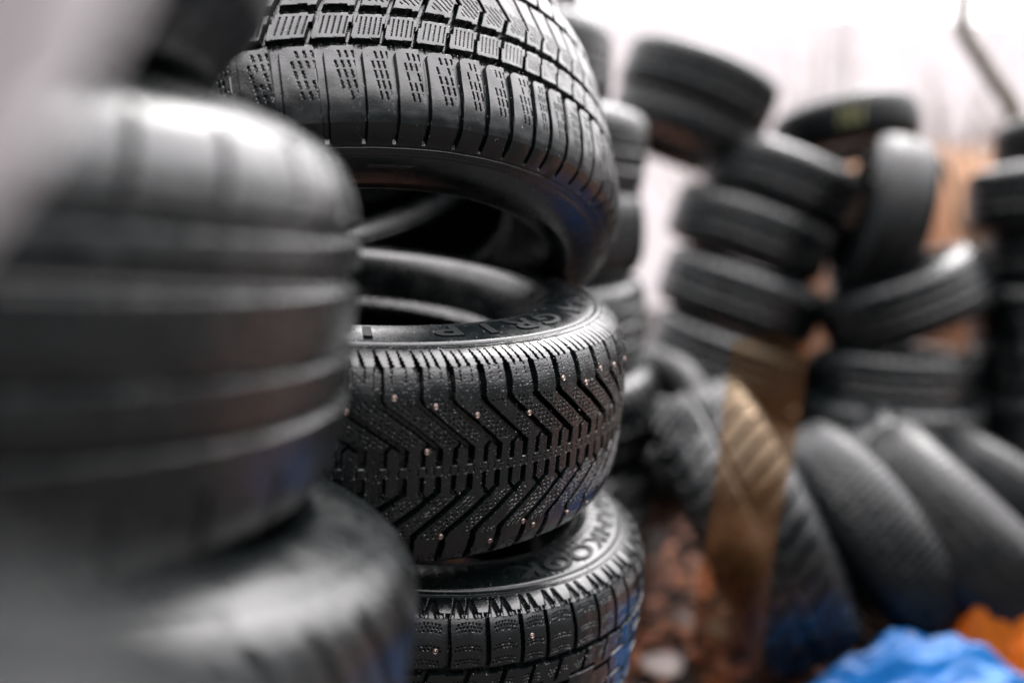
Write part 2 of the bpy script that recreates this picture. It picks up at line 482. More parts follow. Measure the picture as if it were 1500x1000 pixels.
def letters(text, pf, th0_deg, step_deg, size_r, t_mid, height, mat, parent, name='lettering', radial=1.0, weight=0.0):
    """raised capitals bent round the upper sidewall, read clockwise, tops outward"""
    P, N, tt = resample(pf.wall, 0.001); tt = tt - tt[0]
    allV, allF = [], []; nb = 0
    ang = math.radians(th0_deg)
    for i, ch in enumerate(text):
        if ch == ' ': ang -= math.radians(step_deg) * 0.6; continue
        cu = bpy.data.curves.new('glyph', 'FONT'); cu.body = ch; cu.align_x = 'CENTER'; cu.size = 1.0
        cu.extrude = 0.02; cu.bevel_depth = 0.018; cu.bevel_resolution = 1; cu.offset = weight; cu.resolution_u = 6
        to = bpy.data.objects.new('glyph', cu); COL.objects.link(to)
        dg = bpy.context.evaluated_depsgraph_get()
        m = bpy.data.meshes.new_from_object(to.evaluated_get(dg))
        bpy.data.objects.remove(to); bpy.data.curves.remove(cu)
        V = np.empty(len(m.vertices) * 3, np.float32); m.vertices.foreach_get('co', V); V = V.reshape(-1, 3)
        F = [list(p.vertices) for p in m.polygons]
        bpy.data.meshes.remove(m)
        # x across the letter, y up (outward), z raised
        w = math.radians(step_deg)
        a = ang - V[:, 0] * w * 1.25
        t = t_mid - (V[:, 1] - 0.35) * size_r
        z = np.interp(t, tt, P[:, 0]); r = np.interp(t, tt, P[:, 1]); nz = np.interp(t, tt, N[:, 0]); nr = np.interp(t, tt, N[:, 1])
        hgt = np.where(V[:, 2] > 0.0, height, -0.001) * np.where(V[:, 2] > 0.025, 1.0, 0.55)
        z = z + nz * hgt; r = r + nr * hgt
        allV.append(np.stack([r * np.cos(a), r * np.sin(a), z], 1))
        allF += [[v + nb for v in f] for f in F]; nb += len(V)
        ang -= w
    me = bpy.data.meshes.new(name); me.from_pydata(np.vstack(allV).tolist(), [], allF); me.update()
    return obj(name, me, mat, parent)

def stud_mesh(r=0.0027, h=0.0010):
    prof = [(0.0, h * .9), (r * .36, h * .9), (r * .42, h * .15), (r * .62, h * .15), (r * .72, h * .8), (r * .95, h * .75), (r, 0.0), (r, -0.003)]
    n = 14; V = []; F = []
    for (rr_, z) in prof:
        for k in range(n):
            a = 2 * PI * k / n; V.append((rr_ * math.cos(a), rr_ * math.sin(a), z))
    for i in range(len(prof) - 1):
        for k in range(n):
            k2 = (k + 1) % n; F.append((i * n + k, (i + 1) * n + k, (i + 1) * n + k2, i * n + k2))
    return mesh_np('stud', V, F)
STUD = stud_mesh()

def add_studs(t, pf, spots):
    P, N, s = resample(pf.tread, 0.002)
    for (deg, h) in spots:
        i = int(np.argmin(np.abs(P[:, 0] - h) + (np.abs(P[:, 1] - pf.R) > .03)))
        a = math.radians(deg)
        o = obj('stud', STUD, M['stud'], t)
        n = Vector((-N[i, 1] * math.cos(a), -N[i, 1] * math.sin(a), -N[i, 0]))
        rad = Vector((math.cos(a), math.sin(a), 0))
        if n.dot(rad) < 0: n = -n
        o.location = (P[i, 1] * math.cos(a), P[i, 1] * math.sin(a), P[i, 0])
        o.rotation_euler = n.to_track_quat('Z', 'Y').to_euler()

def drops(t, pf, n, deg, zr, mat, seed, size=(0.0005, 0.0015)):
    """rain drops lying on the rubber: one part, too many to count"""
    r = np.random.default_rng(seed)
    P, N, s = resample(np.vstack([pf.tread[pf.tread[:, 0] > -9]]), 0.001)
    Pw, Nw, _ = resample(pf.wall, 0.001)
    P = np.vstack([P, Pw]); N = np.vstack([N, Nw])
    ok = np.where((P[:, 0] > zr[0]) & (P[:, 0] < zr[1]))[0]
    base = []
    seg, ring = 7, 3
    for j in range(ring):
        e = j / ring * PI / 2
        for k in range(seg):
            a = 2 * PI * k / seg; base.append((math.cos(a) * math.cos(e), math.sin(a) * math.cos(e), math.sin(e) * 0.6))
    base.append((0, 0, 0.6)); base = np.array(base)
    bf = []
    for j in range(ring - 1):
        for k in range(seg):
            k2 = (k + 1) % seg; bf.append((j * seg + k, j * seg + k2, (j + 1) * seg + k2, (j + 1) * seg + k))
    for k in range(seg):
        bf.append(((ring - 1) * seg + k, (ring - 1) * seg + (k + 1) % seg, len(base) - 1, len(base) - 1))
    bf3 = [f if f[2] != f[3] else f[:3] for f in bf]
    V, F = [], []; nb = 0
    for _ in range(n):
        i = ok[r.integers(len(ok))]; a = math.radians(r.uniform(*deg)); sz = r.uniform(*size) * r.uniform(.6, 1)
        nn = Vector((N[i, 1] * math.cos(a), N[i, 1] * math.sin(a), N[i, 0]))
        if nn.dot(Vector((math.cos(a), math.sin(a), 0))) < 0: nn = -nn
        if P[i, 0] > 0 and nn.z < 0 and abs(nn.z) > .5: nn = -nn
        u = nn.orthogonal().normalized(); v = nn.cross(u)
        c = np.array((P[i, 1] * math.cos(a), P[i, 1] * math.sin(a), P[i, 0])) + np.array(nn) * .0001
        Bm = np.array([u, v, nn])
        V.append(c + (base * sz) @ Bm); F += [tuple(x + nb for x in f) for f in bf3]; nb += len(base)
    me = bpy.data.meshes.new('water_drops'); me.from_pydata(np.vstack(V).tolist(), [], F); me.update()
    me.polygons.foreach_set('use_smooth', np.ones(len(me.polygons), bool))
    o = obj('water_drops', me, mat, t); o['kind'] = 'stuff'
    return o

M['water'], _nt, _b = new_mat('rain water')
_b.inputs['Base Color'].default_value = (1, 1, 1, 1); _b.inputs['Roughness'].default_value = 0.02
_b.inputs['IOR'].default_value = 1.33; _b.inputs['Transmission Weight'].default_value = 1.0
M['ground'] = simple('damp earth', (0.022, 0.015, 0.012), 0.9, 6, color2=(0.008, 0.0065, 0.006), bump=.8, bdist=.02)
M['leaf'], _nt, _b = new_mat('fallen leaves')
_co = obj_coord(_nt); _n = noise(_nt, 14, 3, .6, _co); _n2 = noise(_nt, 3, 3, .6, _co)
_r = ramp(_nt, _n.outputs['Fac'], [(.30, (.02, .008, .006)), (.43, (.17, .06, .032)), (.56, (.38, .14, .065)), (.70, (.45, .27, .19))])
_nt.links.new(_r.outputs[0], _b.inputs['Base Color']); _b.inputs['Roughness'].default_value = .45
M['stone'] = simple('pale stone', (.42, .36, .34), .6, 12, .35, .5)
M['tarp'] = simple('blue tarpaulin plastic', (.002, .105, .32), .3, 9, color2=(.001, .05, .17), bump=.4, bdist=.004)
M['orange'] = simple('orange plastic', (.80, .20, .01), .35, 9, .35, .4, .004)
M['white'] = simple('white painted sheet', (.84, .80, .81), .45, 3, .10)
M['grey'] = simple('galvanised grey', (.45, .43, .44), .5, 10, .2)
M['branch'] = simple('olive brown bark', (.11, .085, .045), .8, 30, .5, .6)
M['twig'] = simple('pale brown twigs', (.26, .19, .17), .8, 30, .4)
M['reed'] = simple('dry straw', (.46, .29, .19), .7, 8, .4)
M['chalk'] = simple('yellow chalk', (.17, .17, .07), .9, 60, .4)
# translucent brown film
M['film'], _nt, _b = new_mat('brown plastic film')
_b.inputs['Base Color'].default_value = (.085, .034, .009, 1); _b.inputs['Roughness'].default_value = .6; _b.inputs['Specular IOR Level'].default_value = .2
_tr = _nt.nodes.new('ShaderNodeBsdfTransparent'); _tr.inputs[0].default_value = (.95, .72, .50, 1)
_mx = _nt.nodes.new('ShaderNodeMixShader'); _out = _nt.nodes['Material Output']
_sp = _nt.nodes.new('ShaderNodeSeparateXYZ'); _nt.links.new(_nt.nodes.new('ShaderNodeTexCoord').outputs['Generated'], _sp.inputs[0])
_f = ramp(_nt, _sp.outputs['Z'], [(0.0, .40), (.55, .38), (.85, .22), (1.0, .04)])
_nt.links.new(_f.outputs[0], _mx.inputs[0]); _nt.links.new(_tr.outputs[0], _mx.inputs[1]); _nt.links.new(_b.outputs[0], _mx.inputs[2])
_nt.links.new(_mx.outputs[0], _out.inputs['Surface'])

def add_translucent(m, col, fac):
    nt = m.node_tree; b = nt.nodes['Principled BSDF']; out = nt.nodes['Material Output']
    t = nt.nodes.new('ShaderNodeBsdfTranslucent'); t.inputs[0].default_value = (*col, 1)
    x = nt.nodes.new('ShaderNodeMixShader'); x.inputs[0].default_value = fac
    nt.links.new(b.outputs[0], x.inputs[1]); nt.links.new(t.outputs[0], x.inputs[2]); nt.links.new(x.outputs[0], out.inputs['Surface'])
add_translucent(M['white'], (.9, .83, .85), .16)
add_translucent(M['reed'], (.62, .40, .27), .5)
add_translucent(M['orange'], (1, .32, .02), .5)
M['wrap'] = simple('painted white sheen', (.90, .87, .89), .35, 6, .12, .3, .003)  # white base colour stands in for bright sky sheen on rubber

# ------------------------------------------------------------------ places (metres)
MID = ((-0.193, 1.127, 0.865), (0.082, -0.073, 0.994))
BIG = ((-0.253, 1.255, 1.054), (-0.172, 0.451, 0.876))
SKY_BLOCKER = ((-0.293, 1.361, 1.26), (-0.15, 0.453, 0.879))
LOW = ((-0.144, 1.156, 0.616), (0.14, -0.052, 0.989))
BIG_B = [-79.5, -73.5, -68.2, -63.6, -59.0, -53.9, -49.4, -44.9, -40.0]
NEAR1 = ((-0.375, 0.589, 1.02), (0.099, 0.057, 0.993))
NEAR2 = ((-0.374, 0.585, 0.807), (0.215, 0.124, 0.969))
NEAR0 = ((-0.425, 0.565, 1.262), (0.03, 0.038, 0.999))
VEIL_UP = ((-0.29, 0.028, 1.194), (-0.544, 0.477, 0.69))
VEIL_LOW = ((-0.225, -0.007, 0.843), (-0.514, 0.134, 0.847))
STONES = [(0.505, 2.25, 0.02), (0.33, 2.07, 0.02), (0.423, 2.33, 0.015), (0.318, 2.5, 0.015)]
TARP = (0.87, 1.75)
ORANGE = (0.985, 1.83)
FILM = [(0.445, 1.681, 0.823), (0.417, 1.639, 0.692), (0.392, 1.606, 0.547), (0.379, 1.594, 0.407), (0.44, 1.9, 0.004)]
CAB = (2.8, 2.15)
BR1 = [(2.15, 3.9, 0.0), (2.1, 3.9, 0.8), (1.954, 3.936, 1.318), (1.875, 3.958, 1.456), (1.796, 3.977, 1.578), (1.743, 3.993, 1.677), (1.751, 4.013, 1.808), (1.769, 4.059, 2.095)]
BR2 = [(2.35, 4.6, 0.0), (2.3, 4.6, 0.6), (2.067, 4.627, 0.89), (2.044, 4.649, 1.03), (1.988, 4.672, 1.171), (1.877, 4.689, 1.28)]
SHRUBS = [(1.5, 7.4, 2.1, 'thin bare shrub in the pale gap above the high tilted tyre'), (2.3, 7.7, 2.3, 'bare shrub rising behind the tyre with the yellow mark'), (3.1, 7.2, 1.5, 'low dense brown shrub behind the reeds'), (3.9, 7.6, 2.2, 'tall bare shrub at the right edge of the sky'), (4.35, 7.0, 1.45, 'low brown shrub behind the right edge stack'), (3.45, 7.9, 2.0, 'bare shrub left of the dark bent branch')]
REEDS = (1.6, 3.8, 5.0, 6.2, 1.0, 1.32, 4200, 3)
SUN_EL = 48.0
SUN_ROT = 25.0
SUN_E = 1.0
CLOUD_DIR = (0.22, 0.17, 0.95)
CLOUD_RAMP = [(0.0, (0.0015, 0.003, 0.0035)), (0.6, (0.004, 0.0065, 0.007)), (0.7, 0.09), (0.78, 0.22), (0.855, 0.66), (1.0, 1.0)]
GLOW_DIR = (0.15, 0.97, 0.2)
GLOW_RAMP = [(0.78, 0.0), (0.92, 0.12), (1.0, 0.14)]
CLOUD_GAIN = 104.0
CAM_H = 1.08
USE_DOF = True
FOCUS = 0.92
FSTOP = 1.35
TYRES = [
    ((-0.504, 2.155, 1.264), (0.05, 0.057, 0.997), 0.31, 'ribs',
     'dark tyre glimpsed through the gap under the big tilted winter tyre', 'P1'),
    ((-0.504, 2.123, 1.057), (0.0, 0.057, 0.998), 0.31, 'lugs',
     'dark tyre behind the back rim of the studded tyre', 'P2'),
    ((-0.504, 2.091, 0.858), (0.0, 0.057, 0.998), 0.31, 'ribs',
     'hidden dark tyre standing behind the studded tyre, lowest in view there', 'P3'),
    ((-0.129, 2.607, 1.556), (0.05, 0.057, 0.997), 0.3, 'ribs',
     'black tyre at the top of the blurred stack just behind the big winter tyre', 'A1'),
    ((-0.064, 2.525, 1.361), (0.02, 0.038, 0.999), 0.31, 'ribs',
     'grey sheened tyre second from the top of the stack behind the big winter tyre', 'A2'),
    ((0.003, 2.442, 1.157), (0.079, 0.008, 0.997), 0.32, 'ribs',
     'wide black tyre third from the top of the stack behind the big winter tyre', 'A3'),
    ((0.008, 2.411, 0.961), (-0.03, -0.021, 0.999), 0.31, 'dull',
     'pale dusty tyre fourth from the top of the stack behind the big winter tyre', 'A4'),
    ((0.01, 2.379, 0.76), (0.0, -0.04, 0.999), 0.31, 'ribs',
     'black tyre behind the right edge of the studded tyre, fifth in its stack', 'A5'),
    ((0.041, 2.367, 0.554), (0.0, -0.078, 0.997), 0.31, 'lugs',
     'dark tyre sixth from the top, low in the stack behind the lettered tyre', 'A6'),
    ((0.042, 2.354, 0.348), (0.0, -0.097, 0.995), 0.31, 'ribs',
     'dark tyre seventh from the top, in shadow left of the round tyre opening', 'A7'),
    ((0.025, 2.343, 0.145), (0.0, -0.116, 0.993), 0.31, 'ribs',
     'bottom tyre of the dark stack, standing on the leaf litter', 'A8'),
    ((0.672, 3.699, 1.424), (0.369, 0.035, 0.929), 0.285, 'ribs',
     'tilted black tyre perched high between the left stack and the leaning stack', 'B1'),
    ((0.621, 3.697, 1.284), (0.371, 0.145, 0.917), 0.27, 'lugs',
     'dark tyre wedged underneath the high tilted tyre', 'B2'),
    ((0.969, 3.595, 1.083), (0.367, -0.001, 0.93), 0.29, 'ribs',
     'top tyre of the leaning stack, under the tyre with the yellow mark', 'C1'),
    ((0.847, 3.566, 0.905), (0.336, 0.017, 0.942), 0.29, 'ribs',
     'second tyre from the top of the leaning stack in the middle distance', 'C2'),
    ((0.804, 3.482, 0.694), (0.309, -0.02, 0.951), 0.29, 'ribs',
     'third tyre down the leaning stack with a broad pale sheen', 'C3'),
    ((0.752, 3.399, 0.489), (0.299, -0.038, 0.953), 0.285, 'ribs',
     'fourth tyre down the leaning stack, brown stain on its right side', 'C4'),
    ((0.805, 3.311, 0.249), (0.305, -0.084, 0.949), 0.25, 'brown',
     'brown mud stained tyre at the foot of the leaning stack', 'C5'),
    ((0.812, 3.286, 0.092), (0.233, -0.13, 0.964), 0.25, 'brown',
     'brown stained tyre lying on the ground behind the strip of brown film', 'C6'),
    ((1.305, 3.981, 1.284), (-0.129, 0.214, 0.968), 0.28, 'fine',
     'black tyre with a yellow chalk mark lying across the top of the pile', 'D1'),
    ((1.241, 3.37, 0.942), (0.961, -0.136, -0.241), 0.3, 'fine',
     'tyre standing on edge on the right of the leaning stack, tread to the front', 'E1'),
    ((1.301, 3.281, 0.702), (-0.387, 0.089, 0.918), 0.285, 'ribs',
     'tilted tyre sloping down to the left across the standing tyre', 'F1'),
    ((1.263, 3.241, 0.448), (0.02, 0.057, 0.998), 0.265, 'ribs',
     'upper of the two flat tyres under the sloping tyre', 'G1'),
    ((1.226, 3.167, 0.303), (0.01, 0.018, 1.0), 0.29, 'ribs',
     'wider lower one of the two flat tyres under the sloping tyre', 'G2'),
    ((1.226, 3.139, 0.12), (0.01, -0.021, 1.0), 0.29, 'ribs',
     'flat tyre hidden low behind the leaning row', 'G3'),
    ((2.004, 3.564, 1.208), (0.0, 0.107, 0.994), 0.285, 'dull',
     'grey brown tyre on top of the stack at the right edge', 'H0'),
    ((1.838, 3.332, 1.02), (0.0, 0.127, 0.992), 0.31, 'ribs',
     'black tyre with bright upper rim second from the top at the right edge', 'H1'),
    ((1.867, 3.301, 0.828), (0.05, 0.097, 0.994), 0.29, 'ribs',
     'smaller black tyre third from the top at the right edge', 'H2'),
    ((1.833, 3.273, 0.649), (-0.03, 0.077, 0.997), 0.3, 'ribs',
     'black tyre fourth from the top of the right edge stack, beside the sloping tyre', 'H3'),
    ((1.833, 3.246, 0.479), (0.02, 0.038, 0.999), 0.3, 'ribs',
     'black tyre fifth from the top at the right edge, beside the flat pair', 'H4'),
    ((1.833, 3.219, 0.307), (0.0, 0.018, 1.0), 0.31, 'ribs',
     'black tyre sixth from the top at the right edge, above the leaning row', 'H5'),
    ((1.833, 3.189, 0.117), (0.0, -0.021, 1.0), 0.31, 'ribs',
     'lowest tyre of the right edge stack behind the leaning row', 'H6'),
    ((0.34, 2.675, 0.389), (-0.544, -0.633, 0.551), 0.26, 'dull',
     'dark tyre turned to show its round opening, behind the leaning row', 'K0'),
    ((0.432, 2.912, 0.286), (0.0, -0.04, 0.999), 0.3, 'ribs',
     'dark tyre lying behind the tyre turned to show its opening', 'K1'),
    ((0.528, 2.11, 0.336), (0.902, -0.033, 0.431), 0.325, 'lugs',
     'large tyre leaning at the left end of the row, half behind the brown film', 'L1'),
    ((0.81, 2.151, 0.278), (0.799, 0.044, 0.6), 0.3, 'fine',
     'second tyre of the leaning row, above the blue tarpaulin', 'L2'),
    ((1.02, 2.122, 0.289), (0.681, -0.102, 0.725), 0.31, 'dull',
     'broad dusty tyre of the leaning row above the orange sheet', 'L3'),
    ((1.094, 2.645, 0.203), (0.817, -0.207, 0.539), 0.28, 'ribs',
     'smaller tyre showing its grey top between the second and third leaning tyres', 'L4'),
    ((1.389, 2.596, 0.21), (0.597, 0.026, 0.802), 0.28, 'fine',
     'grey topped tyre at the right end, behind the leaning row', 'L5'),
]

# ------------------------------------------------------------------ foreground and sharp tyres
std = dict(tread=M['tread'], wall=M['wall'], bead=M['bead'], liner=M['liner'])

# the studded tyre in the middle of the sharp stack
mid, pf_mid = build_tyre('tyre', 0.320, 0.206, 0.180, pat_vee, std, 5.65,
    [-75.72, -69.38, -64.10, -58.59, -53.53, -48.10, -42.64, -36.79, -30.4, -24.0],
    0.00062, (-125, 12), 0.0022, 'plain')
orient(mid, MID[0], MID[1])
tag(mid, 'glossy studded winter tyre with arrow grooves in the middle of the sharp stack', 'tyre', 'tyres in the sharp front stack')
letters('ULTRA', pf_mid, 22.0, 9.4, 0.028, 0.0265, 0.0017, M['letter'], mid, weight=0.012)
letters('GRIP', pf_mid, -31.0, 9.8, 0.028, 0.0265, 0.0017, M['letter'], mid, weight=0.012)
letters('ICE', pf_mid, -77.0, 9.0, 0.028, 0.0265, 0.0017, M['letter'], mid, weight=0.012)
add_studs(mid, pf_mid, [(-73.38, .0676), (-66.81, .0591), (-59.7, .0486), (-49.53, .045), (-41.27, .0704), (-34.56, .0602),
    (-28.81, .0688), (-21.73, .0652), (-67.88, .0188), (-64.45, -.0624), (-54.85, -.0772), (-48.41, -.0635), (-45.6, -.0699),
    (-35.87, -.0716), (-27.84, -.0766), (-70.83, -.0721), (-80.5, .055), (-87, .066), (-86, -.066), (-12, .058)])
drops(mid, pf_mid, 650, (-110, 10), (-0.09, 0.12), M['water'], 5)

# the big tilted winter tyre above it
big, pf_big = build_tyre('tyre', 0.380, 0.250, 0.235, pat_rows, std, 4.55, BIG_B, 0.00072, (-125, 15), 0.0026, 'bars',
    rows=(-0.036, -0.001, 0.062))
orient(big, BIG[0], BIG[1])
tag(big, 'big tilted winter tyre with rows of siped blocks, resting on top of the sharp stack', 'tyre', 'tyres in the sharp front stack')
drops(big, pf_big, 500, (-115, 5), (-0.13, 0.1), M['water'], 6, (0.0005, 0.0012))

# the tyre with the toothed shoulder under it
low, pf_low = build_tyre('tyre', 0.300, 0.206, 0.165, pat_teeth, std, 6.7,
    [-74.65, -67.08, -59.94, -54.29, -47.19, -39.78, -33.34, -27.32], 0.00065, (-120, 25), 0.0022, 'hatch')
orient(low, LOW[0], LOW[1])
tag(low, 'tyre with a saw toothed shoulder below the studded one in the sharp stack', 'tyre', 'tyres in the sharp front stack')
letters('HANKOOK', pf_low, 10.0, 10.4, 0.028, 0.0225, 0.0015, M['letter'], low, weight=0.01)
add_studs(low, pf_low, [(-77.0, .062), (-58.0, .071)])
drops(low, pf_low, 500, (-110, 20), (-0.06, 0.12), M['water'], 8)

# ------------------------------------------------------------------ blurred near stack on the left
near1, pf_n1 = build_tyre('tyre', 0.280, 0.228, 0.165, pat_ribs, dict(std, tread=M['near'], wall=M['near']), 11.0, [-60, -49], 0.0020, (-100, 30), 0.005, 'plain',
    rings=(-0.038, -0.008, 0.033, 0.061), wall_n=360, rnd=.18)
orient(near1, NEAR1[0], NEAR1[1])
tag(near1, 'near tyre with four straight ring grooves in the middle of the left stack', 'tyre', 'tyres in the blurred near stack')
near2, pf_n2 = build_tyre('tyre', 0.310, 0.220, 0.180, pat_lugs, dict(std, tread=M['near'], wall=M['near']), 9.0, [-60, -51], 0.0020, (-100, 30), 0.005, 'plain', wall_n=360, rnd=.05)
orient(near2, NEAR2[0], NEAR2[1])
tag(near2, 'near tyre with slanted shoulder slots at the bottom left, below the ring grooved one', 'tyre', 'tyres in the blurred near stack')
near0, pf_n0 = build_tyre('tyre', 0.295, 0.220, 0.175, pat_worn, dict(std, tread=M['near'], wall=M['near']), 8.0, [-60, -52], 0.0026, None, None, 'plain', wall_n=360, rnd=.8)
orient(near0, NEAR0[0], NEAR0[1], 1.0, 0.7)
tag(near0, 'near tyre cut off by the top edge, resting on the ring grooved one', 'tyre', 'tyres in the blurred near stack')
veil_up, _pf = build_tyre('tyre', 0.295, 0.220, 0.175, pat_worn, dict(std, tread=M['wrap'], wall=M['wrap'], bead=M['wrap']), 8.0, [-60, -52], 0.005, None, None, '', wall_n=240, rnd=.5); orient(veil_up, VEIL_UP[0], VEIL_UP[1], 0.985, 1.1)  # coloured white so its blur gives the pale haze that plain rubber lacks
tag(veil_up, 'very close tyre in painted white sheen, blurred to a pale haze at the top left', 'tyre', 'very close tyres at the left edge')
veil_low = copy_tree(near0); orient(veil_low, VEIL_LOW[0], VEIL_LOW[1], 0.985, 2.1)
tag(veil_low, 'very close tyre blurred to a grey haze at the lower left edge', 'tyre', 'very close tyres at the left edge')

# ------------------------------------------------------------------ the pile behind
def variant(pattern, rings, tread_mat, pitch, W=0.205, rr=0.165, rnd=0.0):
    mats = dict(std); mats['tread'] = tread_mat
    if tread_mat is not M['back']: mats['wall'] = tread_mat
    t, pf = build_tyre('tyre', 0.300, W, rr, pattern, mats, pitch, [-60, -60 + pitch], 0.0033, None, None, 'plain', rings=rings, wall_n=200, rnd=rnd)
    return t
protos = {
    'ribs': variant(pat_ribs, (-0.055, -0.020, 0.020, 0.055), M['back'], 9.0),
    'lugs': variant(pat_lugs, None, M['back'], 8.4),
    'fine': variant(pat_fine, None, M['grain'], 7.0, .190, rnd=.5),
    'dull': variant(pat_fine, None, M['dull'], 8.6, .200, rnd=.5),
    'brown': variant(pat_ribs, (-0.050, -0.017, 0.017, 0.050), M['brown'], 9.0),
}
used = set()
rs = random.Random(11)
made = {}; SPIN = {}
for i, (loc, n, R, kind, label, key) in enumerate(TYRES):
    if kind in used:
        t = copy_tree(protos[kind])
    else:
        t = protos[kind]; used.add(kind)
    spin = rs.uniform(-3, 3); SPIN[key] = spin
    orient(t, loc, n, R / 0.300, spin)
    tag(t, label, 'tyre', 'tyres piled up in the background')
    made[key] = t

# yellow chalk mark on the tyre across the top: three strokes lying on its tread
sky_blocker = copy_tree(protos['ribs']); orient(sky_blocker, SKY_BLOCKER[0], SKY_BLOCKER[1], 1.18, 1.0)  # added out of view to block sky light from the opening below
tag(sky_blocker, 'unseen black tyre added above the big tilted winter tyre to keep skylight out', 'tyre', 'tyres in the sharp front stack')

def chalk(t, R, mat):
    V, F = [], []
    for k, (a0, z0, a1, z1) in enumerate([(-.16, -.045, -.10, .045), (-.10, .045, -.04, -.04), (0.0, -.045, .0, .05), (.07, -.03, .16, .045), (.16, .045, .10, -.045)]):
        for j in range(9):
            t_ = j / 8; a = a0 + (a1 - a0) * t_; z = z0 + (z1 - z0) * t_
            for d in (-0.02, 0.02):
                A = MARK_A + a + d * .8; V.append(((R + .0012) * math.cos(A), (R + .0012) * math.sin(A), z))
        b = len(V) - 18
        F += [(b + 2 * j, b + 2 * j + 1, b + 2 * j + 3, b + 2 * j + 2) for j in range(8)]
    me = bpy.data.meshes.new('chalk_mark'); me.from_pydata(V, [], F); me.update()
    return obj('chalk_mark', me, mat, t)
MARK_A = -PI / 2 - SPIN['D1'] - 0.22
chalk(made['D1'], 0.300, M['chalk'])

# ------------------------------------------------------------------ ground and litter
def ground_z(x, y):
    return 0.018 * (math.sin(x * 2.1 + 1) * math.cos(y * 1.7) ) + 0.010 * math.sin(x * 7 + y * 5)
n = 160
xs = np.sign(np.linspace(-1, 1, n)) * np.abs(np.linspace(-1, 1, n)) ** 3 * 300
ys = np.sign(np.linspace(-1, 1, n)) * np.abs(np.linspace(-1, 1, n)) ** 3 * 300
X, Y = np.meshgrid(xs, ys, indexing='ij')
Z = 0.018 * np.sin(X * 2.1 + 1) * np.cos(Y * 1.7) + 0.010 * np.sin(X * 7 + Y * 5)
g = obj('ground', mesh_np('ground', np.stack([X, Y, Z], -1).reshape(-1, 3), grid_faces(n, n, False)), M['ground'])
tag(g, kind='structure')

def leaf_litter(count, x0, x1, y0, y1, mat, name, kind='stuff'):
    r = np.random.default_rng(21)
    V, F = [], []
    for k in range(count):
        x = r.uniform(x0, x1); y = r.uniform(y0, y1); s_ = r.uniform(.014, .034); a = r.uniform(0, 2 * PI)
        tx, ty = r.normal(0, .35, 2); zc = ground_z(x, y) + r.uniform(.006, .03)
        pts = [(-1, 0, 0), (-.3, .5, .12), (.5, .42, .1), (1, 0, -.1), (.45, -.45, .12), (-.35, -.48, .05)]
        for (u, v, w_) in pts:
            X_ = (u * math.cos(a) - v * math.sin(a)) * s_; Y_ = (u * math.sin(a) + v * math.cos(a)) * s_
            V.append((x + X_, y + Y_, max(zc + tx * X_ + ty * Y_ + w_ * s_, ground_z(x, y) + .002)))
        F.append(tuple(range(6 * k, 6 * k + 6)))
    me = bpy.data.meshes.new(name); me.from_pydata(V, [], F); me.update()
    return tag(obj(name, me, mat), 'orange brown fallen leaves covering the ground between the tyres', 'leaf litter', kind=kind)
leaf_litter(17000, -0.6, 4.2, 1.3, 6.5, M['leaf'], 'leaf_litter')

def stone(loc, sz, seed, label):
    bm = bmesh.new(); bmesh.ops.create_icosphere(bm, subdivisions=3, radius=1)
    r = random.Random(seed); ph = [r.uniform(0, 6) for _ in range(6)]
    for v in bm.verts:
        c = v.co
        k = 1 + .14 * math.sin(2.3 * c.x + ph[0]) + .12 * math.sin(3.1 * c.y + ph[1]) + .10 * math.sin(4 * c.z + ph[2]) + .05 * math.sin(9 * c.x + ph[3] + 5 * c.y)
        v.co = Vector((c.x * sz[0] * k, c.y * sz[1] * k, c.z * sz[2] * k))
    for f in bm.faces: f.smooth = True
    me = bpy.data.meshes.new('stone'); bm.to_mesh(me); bm.free()
    o = obj('stone', me, M['stone']); o.location = loc
    tag(o, label, 'stone', 'pale stones on the ground')
stone(STONES[0], (.065, .04, .024), 1, 'long pale stone at the foot of the brown film')
stone(STONES[1], (.045, .045, .026), 2, 'round pale stone nearest the sharp stack at the bottom')
stone(STONES[2], (.028, .022, .018), 3, 'small pale stone left of the brown film')
stone(STONES[3], (.024, .020, .016), 4, 'smallest greyish stone close behind the sharp stack')

# ------------------------------------------------------------------ blue tarpaulin and orange sheet
def crumple(name, cx, cy, lx, ly, peak, mat, seed, amp, rot=0.0, nx=170, ny=130, ridge=None):
    u, v = np.meshgrid(np.linspace(-1, 1, nx), np.linspace(-1, 1, ny), indexing='ij')
    r = np.random.default_rng(seed)
    zz = np.zeros_like(u)
    for k in range(14):
        a = r.uniform(0, PI); f_ = r.uniform(1.5, 6); ph = r.uniform(0, 6)
        w_ = np.abs(np.sin(f_ * (u * math.cos(a) + v * math.sin(a)) + ph + 0.7 * np.sin(2 * u + 3 * v + ph)))
        zz += (1 - w_) ** 2.0 * amp / (0.5 + 0.35 * f_)
    for k in range(10):
        a = r.uniform(0, PI); f_ = r.uniform(7, 16); ph = r.uniform(0, 6)
        zz += (1 - np.abs(np.sin(f_ * (u * math.cos(a) + v * math.sin(a)) + ph))) ** 2 * amp * 0.10
    rad = np.hypot(u, v)
    edge = np.clip(1.25 - rad ** 2.2, 0, 1)
    h = peak(u, v) + zz
    h = h * edge ** .7
    ou = 1 + 0.08 * np.sin(5 * np.arctan2(v, u) + seed) + .05 * np.sin(11 * np.arctan2(v, u))
    X = u * ou * lx; Y = v * ou * ly
    ca, sa = math.cos(rot), math.sin(rot)
    V = np.stack([cx + X * ca - Y * sa, cy + X * sa + Y * ca, 0.022 + h], -1).reshape(-1, 3)
    return obj(name, mesh_np(name, V, grid_faces(nx, ny, False)), mat)
